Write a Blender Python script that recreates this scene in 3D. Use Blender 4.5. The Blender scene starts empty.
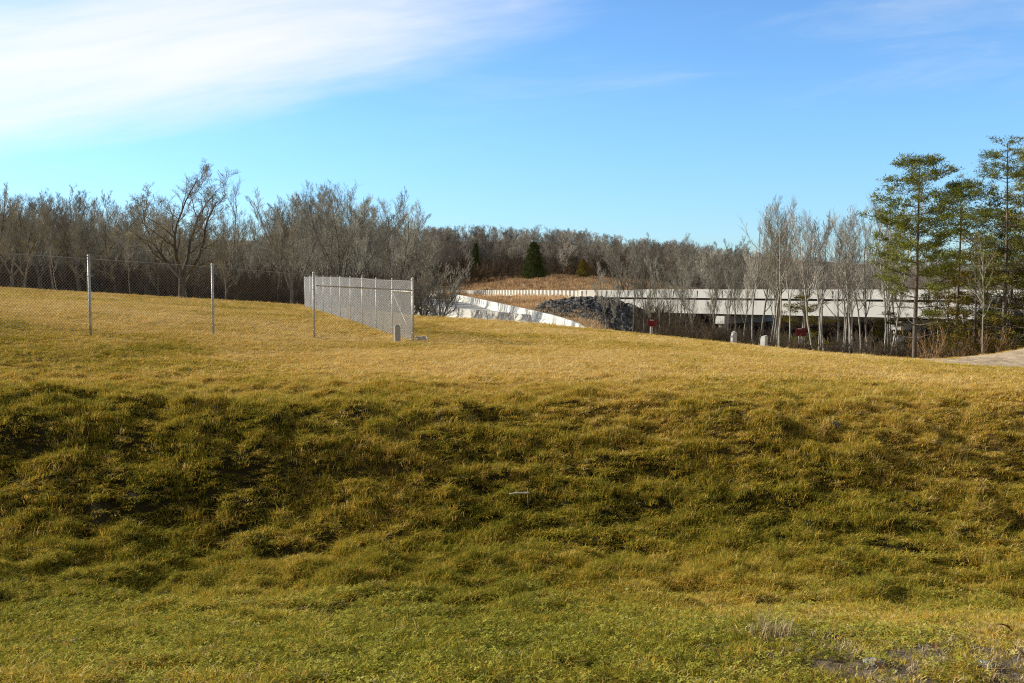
import bpy, math, random
import numpy as np
from mathutils import Vector, Matrix

R = math.radians
sc = bpy.context.scene
COL = sc.collection
rng = random.Random(11)
nrng = np.random.default_rng(7)

# ------------------------------------------------------------------ helpers
EYE, FPX, HOR = 1.65, 1000.0, 278.0
PITCH = math.atan((341.5 - HOR) / FPX)
cp, sp = math.cos(PITCH), math.sin(PITCH)

def at(px, row, Y):
    """world point seen at a pixel of the photo, at depth Y in front of the camera"""
    xc, yc = (px - 512) / FPX, (341.5 - row) / FPX
    dy, dz = cp + yc * sp, -sp + yc * cp
    s = Y / dy
    return Vector((xc * s, Y, EYE + dz * s))

def smooth(a, b, x):
    t = np.clip((x - a) / (b - a), 0, 1)
    return t * t * (3 - 2 * t)

_tab = np.random.default_rng(3).random((256, 256))
def vnoise(x, y):
    x = np.asarray(x, float); y = np.asarray(y, float)
    xi = np.floor(x).astype(int); yi = np.floor(y).astype(int)
    fx = x - xi; fy = y - yi
    fx = fx * fx * (3 - 2 * fx); fy = fy * fy * (3 - 2 * fy)
    g = lambda i, j: _tab[i & 255, j & 255]
    a = g(xi, yi) * (1 - fx) + g(xi + 1, yi) * fx
    b = g(xi, yi + 1) * (1 - fx) + g(xi + 1, yi + 1) * fx
    return a * (1 - fy) + b * fy
def fbm(x, y, o=3):
    s = 0; a = 1; t = 0
    for i in range(o):
        s = s + a * vnoise(x * 2 ** i + 17.3 * i, y * 2 ** i + 5.1 * i); t += a; a *= .5
    return s / t

def tag(o, label=None, cat=None, group=None, kind=None):
    if label: o['label'] = label
    if cat: o['category'] = cat
    if group: o['group'] = group
    if kind: o['kind'] = kind
    return o

def empty(name, loc, rz=0.0, label=None, cat=None, group=None):
    o = bpy.data.objects.new(name, None); COL.objects.link(o)
    o.empty_display_size = .2
    o.location = loc; o.rotation_euler = (0, 0, rz)
    return tag(o, label, cat, group)

class MB:
    def __init__(s): s.v = []; s.f = []
    def box(s, c, d, rz=0.0):
        n = len(s.v); cx, cy, cz = c; a, b, h = d[0] / 2, d[1] / 2, d[2] / 2
        co, si = math.cos(rz), math.sin(rz)
        for z in (-h, h):
            for x, y in ((-a, -b), (a, -b), (a, b), (-a, b)):
                s.v.append((cx + x * co - y * si, cy + x * si + y * co, cz + z))
        for q in ((3, 2, 1, 0), (4, 5, 6, 7), (0, 1, 5, 4), (1, 2, 6, 5), (2, 3, 7, 6), (3, 0, 4, 7)):
            s.f.append(tuple(n + i for i in q))
    def tube(s, pts, rad, k=6, cap=True):
        n0 = len(s.v); m = len(pts)
        pts = [Vector(p) for p in pts]
        for i, p in enumerate(pts):
            d = (pts[min(i + 1, m - 1)] - pts[max(i - 1, 0)])
            if d.length < 1e-9: d = Vector((0, 0, 1))
            d.normalize()
            ref = Vector((1, 0, 0)) if abs(d.x) < .8 else Vector((0, 1, 0))
            a = d.cross(ref).normalized(); b = d.cross(a)
            r = rad[i] if hasattr(rad, '__len__') else rad
            for j in range(k):
                t = 2 * math.pi * j / k
                s.v.append(tuple(p + a * (r * math.cos(t)) + b * (r * math.sin(t))))
        for i in range(m - 1):
            for j in range(k):
                j2 = (j + 1) % k
                s.f.append((n0 + i * k + j, n0 + i * k + j2, n0 + (i + 1) * k + j2, n0 + (i + 1) * k + j))
        if cap:
            s.f.append(tuple(n0 + j for j in range(k))[::-1])
            s.f.append(tuple(n0 + (m - 1) * k + j for j in range(k)))
    def loft(s, pts, prof):
        """sweep a closed (side, up) profile along ground points; side is to the left of travel"""
        n0 = len(s.v); m = len(pts); k = len(prof)
        pts = [Vector(p) for p in pts]
        for i, p in enumerate(pts):
            d = pts[min(i + 1, m - 1)] - pts[max(i - 1, 0)]
            d.z = 0; d.normalize(); l = Vector((-d.y, d.x, 0))
            for a, h in prof:
                s.v.append(tuple(p + l * a + Vector((0, 0, h))))
        for i in range(m - 1):
            for j in range(k):
                j2 = (j + 1) % k
                s.f.append((n0 + i * k + j, n0 + (i + 1) * k + j, n0 + (i + 1) * k + j2, n0 + i * k + j2))
        s.f.append(tuple(n0 + j for j in range(k)))
        s.f.append(tuple(n0 + (m - 1) * k + j for j in range(k))[::-1])
    def mesh(s, name, mat, smooth_=False):
        me = bpy.data.meshes.new(name)
        me.from_pydata(s.v, [], s.f); me.update()
        if mat: me.materials.append(mat)
        if smooth_: me.polygons.foreach_set('use_smooth', [True] * len(me.polygons))
        return me
    def build(s, name, mat, parent=None, smooth_=False):
        o = bpy.data.objects.new(name, s.mesh(name, mat, smooth_)); COL.objects.link(o)
        if parent: o.parent = parent
        return o

def local(P, root):
    """vertex list in world coordinates -> relative to a root placed at P without rotation"""
    return [(x - P[0], y - P[1], z - P[2]) for x, y, z in root]

# ------------------------------------------------------------------ materials
def newmat(name):
    m = bpy.data.materials.new(name); m.use_nodes = True
    nt = m.node_tree; nt.nodes.clear()
    return m, nt
def N(nt, t, **kw):
    n = nt.nodes.new(t)
    for k, v in kw.items():
        if k in n.inputs: n.inputs[k].default_value = v
        else: setattr(n, k, v)
    return n
def L(nt, a, b): nt.links.new(a, b)
def c4(c): return (c[0], c[1], c[2], 1)

def mat_noise(name, c1, c2, scale=4, rough=.9, bump=0.0, detail=6, spec=.2, objrand=0.0, stretch=(1, 1, 1), c3=None, metallic=0.0, lo=.35, hi=.65):
    m, nt = newmat(name)
    tc = N(nt, 'ShaderNodeTexCoord'); mp = N(nt, 'ShaderNodeMapping')
    mp.inputs['Scale'].default_value = stretch
    L(nt, tc.outputs['Object'], mp.inputs['Vector'])
    no = N(nt, 'ShaderNodeTexNoise', Scale=scale, Detail=detail, Roughness=.65)
    L(nt, mp.outputs['Vector'], no.inputs['Vector'])
    cr = N(nt, 'ShaderNodeValToRGB')
    cr.color_ramp.elements[0].position = lo; cr.color_ramp.elements[0].color = c4(c1)
    cr.color_ramp.elements[1].position = hi; cr.color_ramp.elements[1].color = c4(c2)
    if c3:
        e = cr.color_ramp.elements.new(.5); e.color = c4(c3)
    L(nt, no.outputs['Fac'], cr.inputs['Fac'])
    out = cr.outputs['Color']
    if objrand:
        oi = N(nt, 'ShaderNodeObjectInfo'); mr = N(nt, 'ShaderNodeMapRange')
        mr.inputs['To Min'].default_value = 1 - objrand; mr.inputs['To Max'].default_value = 1 + objrand
        L(nt, oi.outputs['Random'], mr.inputs['Value'])
        mul = N(nt, 'ShaderNodeMix', data_type='RGBA', blend_type='MULTIPLY'); mul.inputs[0].default_value = 1
        L(nt, out, mul.inputs[6]); L(nt, mr.outputs['Result'], mul.inputs[7]); out = mul.outputs[2]
    b = N(nt, 'ShaderNodeBsdfPrincipled', Roughness=rough, Metallic=metallic)
    b.inputs['Specular IOR Level'].default_value = spec
    L(nt, out, b.inputs['Base Color'])
    if bump:
        bp = N(nt, 'ShaderNodeBump', Strength=bump, Distance=.05)
        n2 = N(nt, 'ShaderNodeTexNoise', Scale=scale * 3, Detail=5)
        L(nt, mp.outputs['Vector'], n2.inputs['Vector'])
        L(nt, n2.outputs['Fac'], bp.inputs['Height']); L(nt, bp.outputs['Normal'], b.inputs['Normal'])
    o = N(nt, 'ShaderNodeOutputMaterial'); L(nt, b.outputs[0], o.inputs[0])
    return m

def mat_leaf(name, ramp, rnd=0.25, trans=.3, attr=None):
    """foliage; ramp = list of (pos, colour) driven by an instance tint + per-blade value"""
    m, nt = newmat(name)
    ab = N(nt, 'ShaderNodeAttribute', attribute_name='bl')
    if attr:
        at_ = N(nt, 'ShaderNodeAttribute', attribute_name=attr, attribute_type='INSTANCER')
        src = at_.outputs['Fac']
    else:
        oi = N(nt, 'ShaderNodeObjectInfo')
        src = oi.outputs['Random']
    ma = N(nt, 'ShaderNodeMath', operation='MULTIPLY_ADD')
    L(nt, ab.outputs['Fac'], ma.inputs[0]); ma.inputs[1].default_value = rnd; ma.inputs[2].default_value = -rnd / 2
    ad = N(nt, 'ShaderNodeMath', operation='ADD')
    L(nt, src, ad.inputs[0]); L(nt, ma.outputs[0], ad.inputs[1])
    cr = N(nt, 'ShaderNodeValToRGB')
    els = cr.color_ramp.elements
    els[0].position, els[0].color = ramp[0][0], c4(ramp[0][1])
    els[1].position, els[1].color = ramp[-1][0], c4(ramp[-1][1])
    for p, c in ramp[1:-1]:
        e = els.new(p); e.color = c4(c)
    L(nt, ad.outputs[0], cr.inputs['Fac'])
    d = N(nt, 'ShaderNodeBsdfDiffuse'); t = N(nt, 'ShaderNodeBsdfTranslucent')
    L(nt, cr.outputs[0], d.inputs[0]); L(nt, cr.outputs[0], t.inputs[0])
    mx = N(nt, 'ShaderNodeMixShader'); mx.inputs[0].default_value = trans
    L(nt, d.outputs[0], mx.inputs[1]); L(nt, t.outputs[0], mx.inputs[2])
    o = N(nt, 'ShaderNodeOutputMaterial'); L(nt, mx.outputs[0], o.inputs[0])
    return m

M = {}
M['bark'] = mat_noise('bark_grey_brown', (0.13, 0.11, 0.085), (0.44, 0.39, 0.31), 3, objrand=.35, stretch=(2, 2, .4), bump=.4)
M['bark_dark'] = mat_noise('bark_dark', (0.06, 0.05, 0.04), (0.18, 0.155, 0.125), 3, objrand=.15, stretch=(2, 2, .4), bump=.5)
M['bark_pale'] = mat_noise('bark_pale', (0.28, 0.25, 0.205), (0.74, 0.69, 0.61), 2.5, objrand=.3, stretch=(2, 2, .6), bump=.3)
M['bark_far'] = mat_noise('bark_far_brown', (0.2, 0.175, 0.145), (0.52, 0.46, 0.39), 1.0, objrand=.3)
M['twig'] = mat_noise('twigs_grey_brown', (0.255, 0.235, 0.18), (0.56, 0.525, 0.42), 1.0, objrand=.3)
M['twig_far'] = mat_noise('twigs_far_brown', (0.28, 0.25, 0.2), (0.56, 0.5, 0.41), .6, objrand=.3)
M['twig_pale'] = mat_noise('twigs_pale', (.27, .24, .20), (.57, .52, .45), 1.0, objrand=.25)
M['pine_bark'] = mat_noise('pine_bark', (.09, .075, .06), (.30, .25, .20), 4, stretch=(2, 2, .6), bump=.5, objrand=.2)
M['galv'] = mat_noise('galvanised_steel', (0.44, 0.42, 0.38), (0.7, 0.67, 0.6), 5, rough=.5, spec=.5, metallic=.25)
M['mesh_sunlit'] = mat_noise('sunlit_galvanised_wire', (0.74, 0.73, 0.7), (0.88, 0.87, 0.84), 3, rough=.6)  # same wire in a paler colour, sunlight on the receding run painted in
M['wire'] = mat_noise('galvanised_wire', (.20, .20, .20), (.34, .34, .33), 3, rough=.5, spec=.5, metallic=.25)
M['concrete'] = mat_noise('white_concrete', (0.58, 0.55, 0.49), (0.88, 0.86, 0.79), .9, rough=.85, bump=.15, stretch=(1, 1, .22), lo=.30, hi=.46, detail=9)
M['pavement'] = mat_noise('pale_pavement', (.40, .39, .36), (.62, .60, .55), .35, rough=.9)
M['steel_and_shade'] = mat_noise('dark_steel_and_shade', (.03, .03, .03), (.07, .065, .06), 2, rough=.6)
M['rock'] = mat_noise('riprap_stone', (0.045, 0.042, 0.038), (0.23, 0.22, 0.205), 1.2, rough=.85, bump=.6, objrand=.6)
M['stone'] = mat_noise('pale_field_stone', (0.2, 0.19, 0.165), (0.44, 0.42, 0.37), 30, rough=.85, bump=.5, objrand=.3)
M['red'] = mat_noise('red_sign_paint', (.22, .008, .012), (.32, .014, .018), 3, rough=.45, spec=.5)
M['white'] = mat_noise('white_paint', (.62, .61, .58), (.80, .79, .76), 4, rough=.6)
M['dead_leaf'] = mat_noise('dead_leaf', (.16, .075, .03), (.36, .19, .08), 40, objrand=.4)
M['dry_wood'] = mat_noise('dry_stick', (.55, .50, .42), (.82, .78, .68), 30)
M['dirt'] = mat_noise('bare_dirt', (.42, .31, .19), (.74, .58, .40), 1.6, rough=.95, bump=.8, c3=(.58, .44, .29))
GR = [(0.0, (.14, .14, .02)), (.28, (.41, .39, .05)), (.5, (.58, .44, .06)), (.72, (.88, .55, .09)), (1.0, (.93, .72, .31))]
M['grass'] = mat_leaf('grass_blades', GR, .75, .3, 'tint')
M['clover'] = mat_leaf('clover_leaves', [(0, (.18, .19, .03)), (.5, (.52, .49, .075)), (1, (.76, .62, .20))], .8, .25, 'tint')
M['straw'] = mat_leaf('dead_straw', [(0, (.24, .16, .075)), (.5, (.50, .37, .19)), (1, (.74, .60, .36))], .9, .1)
M['needle'] = mat_leaf('pine_needles', [(0, (.13, .155, .032)), (.5, (.25, .27, .05)), (.85, (.36, .35, .08)), (1, (.42, .36, .11))], .55, .15)
M['needle_warm'] = mat_leaf('warm_pine_needles', [(0, (.08, .10, .025)), (.5, (.22, .25, .055)), (1, (.42, .37, .10))], .6, .15)
M['needle_dark'] = mat_leaf('dark_needles', [(0, (.04, .062, .022)), (.6, (.12, .15, .04)), (1, (.27, .26, .07))], .5, .1)
M['needle_olive'] = mat_leaf('olive_needles', [(0, (.06, .06, .014)), (.5, (.17, .15, .026)), (1, (.33, .22, .05))], .6, .15)
M['weed'] = mat_leaf('dead_weeds', [(0, (.10, .083, .062)), (.35, (.24, .18, .125)), (.7, (.62, .40, .21)), (1, (.88, .64, .36))], .6, .15, 'tint')

# ------------------------------------------------------------------ terrain
CP = np.array([
 (-60,70,.6),(-40,85,.2),(-28,80,-.6),(-15,75,-1.3),(-40,120,-.3),(-80,120,1),(-20,110,-1.7),(-30,140,-1),(-60,160,2),(-100,90,1.5),
 (-13,92,-1.75),(-7.5,80,-1.8),(-3,72,-1.95),(1.2,66,-2.1),(-7.4,130,-1.35),(-1.2,100,-1.8),(2.35,84,-2.1),(4.5,72,-2.35),(6.5,60,-2.8),(-8,105,-1.75),(-3,88,-1.9),
 (8,118,-.75),(4,124,-.8),(-2,135,-.9),(-14,165,-1.3),(-40,200,-1),(3,127,-.7),(-1,140,-.8),
 (1,112,-1.1),(5,100,-1.6),(7,90,-2.4),(9,82,-3.2),
 (10,112,-1.5),(12,105,-3),(12,95,-4.5),(14,85,-5.2),
 (20,62,-4.6),(30,60,-4.6),(20,90,-6.5),(30,90,-6.5),(40,80,-6),(25,110,-6),(35,105,-6),(45,100,-5),(50,60,-3),(70,60,-2),(14,70,-4),
 (28,124,-5.5),(45,130,-5),(8,142,.35),(0,156,.9),(-10,188,1.5),(-22,200,1.3),(-9,176,1.2),(-17,184,1.1),(-1,150,.5),(19,146,.3),(31,150,-.2),(24,135,-1.2),(45,165,-2.5),(70,150,-3),(100,120,-3),
 (0,200,3.6),(30,200,2.6),(-60,220,7),(60,200,1),(100,200,0),(0,250,10),(-60,260,11),(40,250,8),(90,250,4),(0,400,11),(-200,400,11),(200,400,5),(-200,150,3),(200,100,-3),(-200,60,1),(200,300,1)], float)
def _phi(r2): return .5 * r2 * np.log(r2 + 1e-9)
def _solve():
    P = CP[:, :2] / 50; n = len(P)
    K = _phi(((P[:, None] - P[None]) ** 2).sum(-1)) + np.eye(n) * .002
    Q = np.c_[np.ones(n), P]
    A = np.block([[K, Q], [Q.T, np.zeros((3, 3))]])
    w = np.linalg.solve(A, np.r_[CP[:, 2], 0, 0, 0])
    return P, w
_P, _W = _solve()
def valley(X, Y):
    x = np.clip(X, -200, 200) / 50; y = np.clip(Y, 40, 400) / 50
    sh = x.shape; q = np.c_[x.ravel(), y.ravel()]
    out = np.empty(len(q))
    for i in range(0, len(q), 20000):
        b = q[i:i + 20000]
        k = _phi(((b[:, None] - _P[None]) ** 2).sum(-1))
        out[i:i + 20000] = k @ _W[:-3] + np.c_[np.ones(len(b)), b] @ _W[-3:]
    return out.reshape(sh)

def ridge(X): return 13.2 + .09 * X + 1.1 * (fbm(X * .22 + 9, X * 0 + 3.3, 2) - .5) * 2
def crest(X, Y):
    u = X / np.maximum(Y, 1)
    return np.interp(u, [-.7, -.5, -.3, -.2, -.1, 0, .15, .4, .7], [84, 78, 68, 62, 51, 50, 45, 40, 40])
def ground_z(X, Y, micro=True):
    X = np.asarray(X, float); Y = np.asarray(Y, float)
    Yc = np.maximum(Y, 13)
    d = Yc - 13
    xl = np.maximum(-X - 4.5, 0); xl = np.minimum(xl, 45)
    lc = np.interp(Y, [13, 25, 60, 90], [.05, .085, .042, .04])
    xr = np.clip(X + 5, 0, 24)
    f = -.009 * d + lc * xl - (.0007 * xr + .0001 * xr ** 2) * np.minimum(d, 40)
    f = f + .05 * (fbm(X * .18, Y * .14, 2) - .5) * smooth(12, 18, Y)
    # dip in front of the bank
    yr = ridge(X); yf = 8.9 + .05 * X
    D = 1.04 + .14 * np.clip(-X, -4, 4) / 4
    dip = -D * smooth(3.2, yf, Y) + D * smooth(yf + .5, yr, Y)
    dip = dip + .045 * np.clip(-X, -7, 6) * smooth(5, 8, Y) * (1 - smooth(11, 14.5, Y))
    near = (f + dip)
    if micro:
        a = smooth(5.5, 8.5, Y) * (1 - smooth(14, 19, Y))
        near = near + (fbm(X * .7, Y * .7, 3) - .5) * (.06 + .09 * a) * (1 - smooth(24, 40, Y) * .6)
        near = near + (vnoise(X * 5.5 + 11, Y * 5.5) - .5) * (.055 + .05 * a) * (1 - smooth(12, 16, Y))
        near = near + (fbm(X * 3.1 + 40, Y * 3.1, 3) - .5) * (.045 + .14 * a * (1.2 + .4 * smooth(-1, 4, -X))) * (1 - smooth(18, 30, Y))
    yc = crest(X, Y)
    t = smooth(yc, yc + 16, Y)
    v = valley(X, Y)
    z = near * (1 - t) + v * t
    # low mound of bare dirt on the right
    z = z + 1.6 * np.exp(-((X - 21.5) / 4.2) ** 2 - ((Y - 35.5) / 3.6) ** 2)
    far = smooth(60, 110, Y)
    z = z + far * (fbm(X * .08, Y * .08, 3) - .5) * .5 * (1 - smooth(300, 400, Y))
    return z
def gz(x, y): return float(ground_z(np.array([x]), np.array([y]))[0])

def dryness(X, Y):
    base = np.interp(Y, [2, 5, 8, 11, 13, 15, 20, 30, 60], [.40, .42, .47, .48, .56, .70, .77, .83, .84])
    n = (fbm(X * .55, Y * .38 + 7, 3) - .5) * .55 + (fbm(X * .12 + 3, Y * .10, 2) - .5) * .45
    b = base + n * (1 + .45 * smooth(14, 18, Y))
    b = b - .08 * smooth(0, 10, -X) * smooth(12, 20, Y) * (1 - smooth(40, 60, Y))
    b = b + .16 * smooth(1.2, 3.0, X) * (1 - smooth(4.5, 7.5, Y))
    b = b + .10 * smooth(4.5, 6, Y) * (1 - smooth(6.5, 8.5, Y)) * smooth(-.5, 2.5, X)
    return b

def grid_mesh(name, xs, ys, zfun, off=0.0):
    XX, YY = np.meshgrid(xs, ys)
    Z = zfun(XX, YY) + off
    nx, ny = len(xs), len(ys)
    co = np.c_[XX.ravel(), YY.ravel(), Z.ravel()]
    i = (np.arange(ny - 1)[:, None] * nx + np.arange(nx - 1)[None]).ravel()
    q = np.c_[i, i + 1, i + nx + 1, i + nx]
    me = bpy.data.meshes.new(name)
    me.vertices.add(len(co)); me.vertices.foreach_set('co', co.ravel())
    me.loops.add(q.size); me.loops.foreach_set('vertex_index', q.ravel().astype(np.int32))
    me.polygons.add(len(q)); me.polygons.foreach_set('loop_start', np.arange(0, q.size, 4, dtype=np.int32))
    me.update(); me.validate()
    me.polygons.foreach_set('use_smooth', [True] * len(q))
    return me, XX.ravel(), YY.ravel()

def set_attr(me, name, vals):
    a = me.attributes.new(name, 'FLOAT', 'POINT'); a.data.foreach_set('value', np.asarray(vals, np.float32))

xs = np.concatenate([-np.geomspace(9, 900, 95)[::-1], np.arange(-8.9, 9.0, .11), np.geomspace(9.05, 900, 95)])
ys = np.concatenate([np.arange(-30, 2, 1.5), np.arange(2, 17, .10), np.geomspace(17, 260, 190), np.geomspace(270, 2500, 20)])
gme, GX, GY = grid_mesh('ground', xs, ys, ground_z)
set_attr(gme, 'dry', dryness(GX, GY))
# zone attribute: 0 mown grass, 1 tan weedy bank, 2 red-brown cut, 3 leaf litter under the woods
def zones(X, Y):
    yc = crest(X, Y); u = X / np.maximum(Y, 1)
    litter = smooth(yc + 3, yc + 10, Y)
    mid = smooth(-.10, -.07, u) * (1 - smooth(.085, .105, u - .09 * smooth(122, 132, Y))) * litter * (1 - smooth(168, 185, Y))
    return litter, mid
def worn_amount(X, Y):
    w_ = smooth(.2, 1.7, X + (4.2 - Y) * .35) * (1 - smooth(4.4, 6.0, Y)) * smooth(.33, .50, fbm(X * 2.6, Y * 2.6, 3))
    return np.maximum(w_, smooth(.62, .72, fbm(X * 1.6 + 50, Y * 1.6, 3)) * (1 - smooth(7, 9, Y)) * .55)
set_attr(gme, 'worn', worn_amount(GX, GY))
lit, mid = zones(GX, GY)
set_attr(gme, 'litter', lit); set_attr(gme, 'tan', mid)
m, nt = newmat('ground_soil_and_thatch')
ad = N(nt, 'ShaderNodeAttribute', attribute_name='dry')
geo = N(nt, 'ShaderNodeNewGeometry')
n1 = N(nt, 'ShaderNodeTexNoise', Scale=9, Detail=8, Roughness=.7); L(nt, geo.outputs['Position'], n1.inputs['Vector'])
n2 = N(nt, 'ShaderNodeTexNoise', Scale=.5, Detail=8, Roughness=.7); L(nt, geo.outputs['Position'], n2.inputs['Vector'])
ma = N(nt, 'ShaderNodeMath', operation='MULTIPLY_ADD'); ma.inputs[1].default_value = .8
sb = N(nt, 'ShaderNodeMath', operation='SUBTRACT'); sb.inputs[1].default_value = .5
L(nt, n1.outputs['Fac'], sb.inputs[0]); L(nt, sb.outputs[0], ma.inputs[0]); L(nt, ad.outputs['Fac'], ma.inputs[2])
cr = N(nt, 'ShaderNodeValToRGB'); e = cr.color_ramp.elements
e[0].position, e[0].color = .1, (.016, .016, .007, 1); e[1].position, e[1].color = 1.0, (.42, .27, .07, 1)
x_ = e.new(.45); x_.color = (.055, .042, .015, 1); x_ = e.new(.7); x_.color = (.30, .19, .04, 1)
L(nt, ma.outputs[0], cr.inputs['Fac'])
def ramp2(fac, a, b, lo=.35, hi=.65):
    r = N(nt, 'ShaderNodeValToRGB'); r.color_ramp.elements[0].position = lo; r.color_ramp.elements[1].position = hi
    r.color_ramp.elements[0].color = c4(a); r.color_ramp.elements[1].color = c4(b); L(nt, fac, r.inputs['Fac']); return r.outputs[0]
litc = ramp2(n2.outputs['Fac'], (.12, .085, .055), (.32, .225, .145))
tanc = ramp2(n2.outputs['Fac'], (.48, .30, .15), (.74, .52, .29))
def mixc(fac, a, b):
    x = N(nt, 'ShaderNodeMix', data_type='RGBA'); L(nt, fac, x.inputs[0]); L(nt, a, x.inputs[6]); L(nt, b, x.inputs[7]); return x.outputs[2]
al = N(nt, 'ShaderNodeAttribute', attribute_name='litter'); at2 = N(nt, 'ShaderNodeAttribute', attribute_name='tan')
aw = N(nt, 'ShaderNodeAttribute', attribute_name='worn')
soil = ramp2(n1.outputs['Fac'], (.10, .075, .05), (.36, .28, .19))
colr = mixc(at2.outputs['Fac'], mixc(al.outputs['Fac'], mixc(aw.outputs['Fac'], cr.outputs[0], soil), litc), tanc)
bs = N(nt, 'ShaderNodeBsdfPrincipled', Roughness=.95); bs.inputs['Specular IOR Level'].default_value = .1
L(nt, colr, bs.inputs['Base Color'])
bp = N(nt, 'ShaderNodeBump', Strength=.8, Distance=.06); L(nt, n1.outputs['Fac'], bp.inputs['Height']); L(nt, bp.outputs['Normal'], bs.inputs['Normal'])
o = N(nt, 'ShaderNodeOutputMaterial'); L(nt, bs.outputs[0], o.inputs[0])
gme.materials.append(m)
go = bpy.data.objects.new('ground', gme); COL.objects.link(go); tag(go, kind='structure')

# bare dirt sheet on the mound
def dirt_r(X, Y):
    r = np.maximum(1 - (X - (10.4 + (Y - 25) * .36)) * .40, np.abs(Y - 31) / 7)
    return r + (fbm(X * .9, Y * .9, 3) - .5) * .8 + (vnoise(X * 4, Y * 4) - .5) * .25
def in_dirt(X, Y): return dirt_r(X, Y) < 1
dx = np.arange(8, 31, .16); dyv = np.arange(22.5, 41, .16)
dme, DX, DY = grid_mesh('dirt_bank', dx, dyv, lambda a, b: ground_z(a, b) + .006 + (fbm(a * 2.2, b * 2.2, 3) * .10 + vnoise(a * 5, b * 5) * .05) * smooth(0, .9, 1 - dirt_r(a, b)))
import bmesh
bm = bmesh.new(); bm.from_mesh(dme); bm.faces.ensure_lookup_table()
fc = np.array([f.calc_center_median()[:2] for f in bm.faces])
keep = in_dirt(fc[:, 0], fc[:, 1])
bmesh.ops.delete(bm, geom=[f for f, k in zip(bm.faces, keep) if not k], context='FACES')
bm.to_mesh(dme); bm.free()
dme.materials.append(M['dirt'])
do = bpy.data.objects.new('dirt_bank', dme); COL.objects.link(do); tag(do, kind='structure')

# ------------------------------------------------------------------ instanced stuff
def stuff_instances(name, pts, rot, scl, tint, idx, protos, label=None, cat=None):
    pc = bpy.data.collections.new(name + '_kinds')
    for p in protos: pc.objects.link(p)
    me = bpy.data.meshes.new(name)
    me.vertices.add(len(pts)); me.vertices.foreach_set('co', np.asarray(pts, np.float32).ravel())
    for an, t, d in (('rot', 'FLOAT_VECTOR', rot), ('scl', 'FLOAT_VECTOR', scl)):
        a = me.attributes.new(an, t, 'POINT'); a.data.foreach_set('vector', np.asarray(d, np.float32).ravel())
    set_attr(me, 'tint', tint)
    a = me.attributes.new('idx', 'INT', 'POINT'); a.data.foreach_set('value', np.asarray(idx, np.int32))
    ng = bpy.data.node_groups.new(name, 'GeometryNodeTree')
    ng.interface.new_socket('Geometry', in_out='INPUT', socket_type='NodeSocketGeometry')
    ng.interface.new_socket('Geometry', in_out='OUTPUT', socket_type='NodeSocketGeometry')
    gi = ng.nodes.new('NodeGroupInput'); gout = ng.nodes.new('NodeGroupOutput')
    ci = ng.nodes.new('GeometryNodeCollectionInfo'); ci.inputs['Collection'].default_value = pc
    ci.inputs['Separate Children'].default_value = True; ci.inputs['Reset Children'].default_value = True
    iop = ng.nodes.new('GeometryNodeInstanceOnPoints'); iop.inputs['Pick Instance'].default_value = True
    def na(n, t):
        x = ng.nodes.new('GeometryNodeInputNamedAttribute'); x.data_type = t; x.inputs['Name'].default_value = n
        return [s for s in x.outputs if s.enabled and s.name == 'Attribute'][0]
    e2r = ng.nodes.new('FunctionNodeEulerToRotation')
    ng.links.new(na('rot', 'FLOAT_VECTOR'), e2r.inputs[0])
    ng.links.new(e2r.outputs[0], iop.inputs['Rotation'])
    ng.links.new(na('scl', 'FLOAT_VECTOR'), iop.inputs['Scale'])
    ng.links.new(na('idx', 'INT'), iop.inputs['Instance Index'])
    ng.links.new(ci.outputs[0], iop.inputs['Instance'])
    ng.links.new(gi.outputs[0], iop.inputs['Points'])
    ng.links.new(iop.outputs[0], gout.inputs[0])
    ob = bpy.data.objects.new(name, me); COL.objects.link(ob)
    md = ob.modifiers.new('scatter', 'NODES'); md.node_group = ng
    tag(ob, label, cat, None, 'stuff')
    return ob

def tuft(name, n, rad, h, w, lean, mat, seed):
    r = random.Random(seed); V = []; F = []; B = []
    for _ in range(n):
        a = r.uniform(0, 6.283); d = rad * math.sqrt(r.random()); x, y = d * math.cos(a), d * math.sin(a)
        hh = h * r.uniform(.45, 1.1); t = r.uniform(0, 6.283); ln = lean * r.uniform(.2, 1.2)
        dxx, dyy = math.cos(t), math.sin(t); px, py = -dyy, dxx; ww = w * r.uniform(.6, 1.2) / 2
        k = len(V); b = r.random()
        V += [(x - px * ww, y - py * ww, -.01), (x + px * ww, y + py * ww, -.01)]
        mx, my, mz = x + dxx * ln * hh * .35, y + dyy * ln * hh * .35, hh * .6
        V += [(mx - px * ww * .75, my - py * ww * .75, mz), (mx + px * ww * .75, my + py * ww * .75, mz)]
        V += [(x + dxx * ln * hh, y + dyy * ln * hh, hh * (1 - .25 * ln))]
        F += [(k, k + 1, k + 3, k + 2), (k + 2, k + 3, k + 4)]; B += [b] * 5
    me = bpy.data.meshes.new(name); me.from_pydata(V, [], F); me.update()
    set_attr(me, 'bl', B); me.materials.append(mat)
    return bpy.data.objects.new(name, me)
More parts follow.
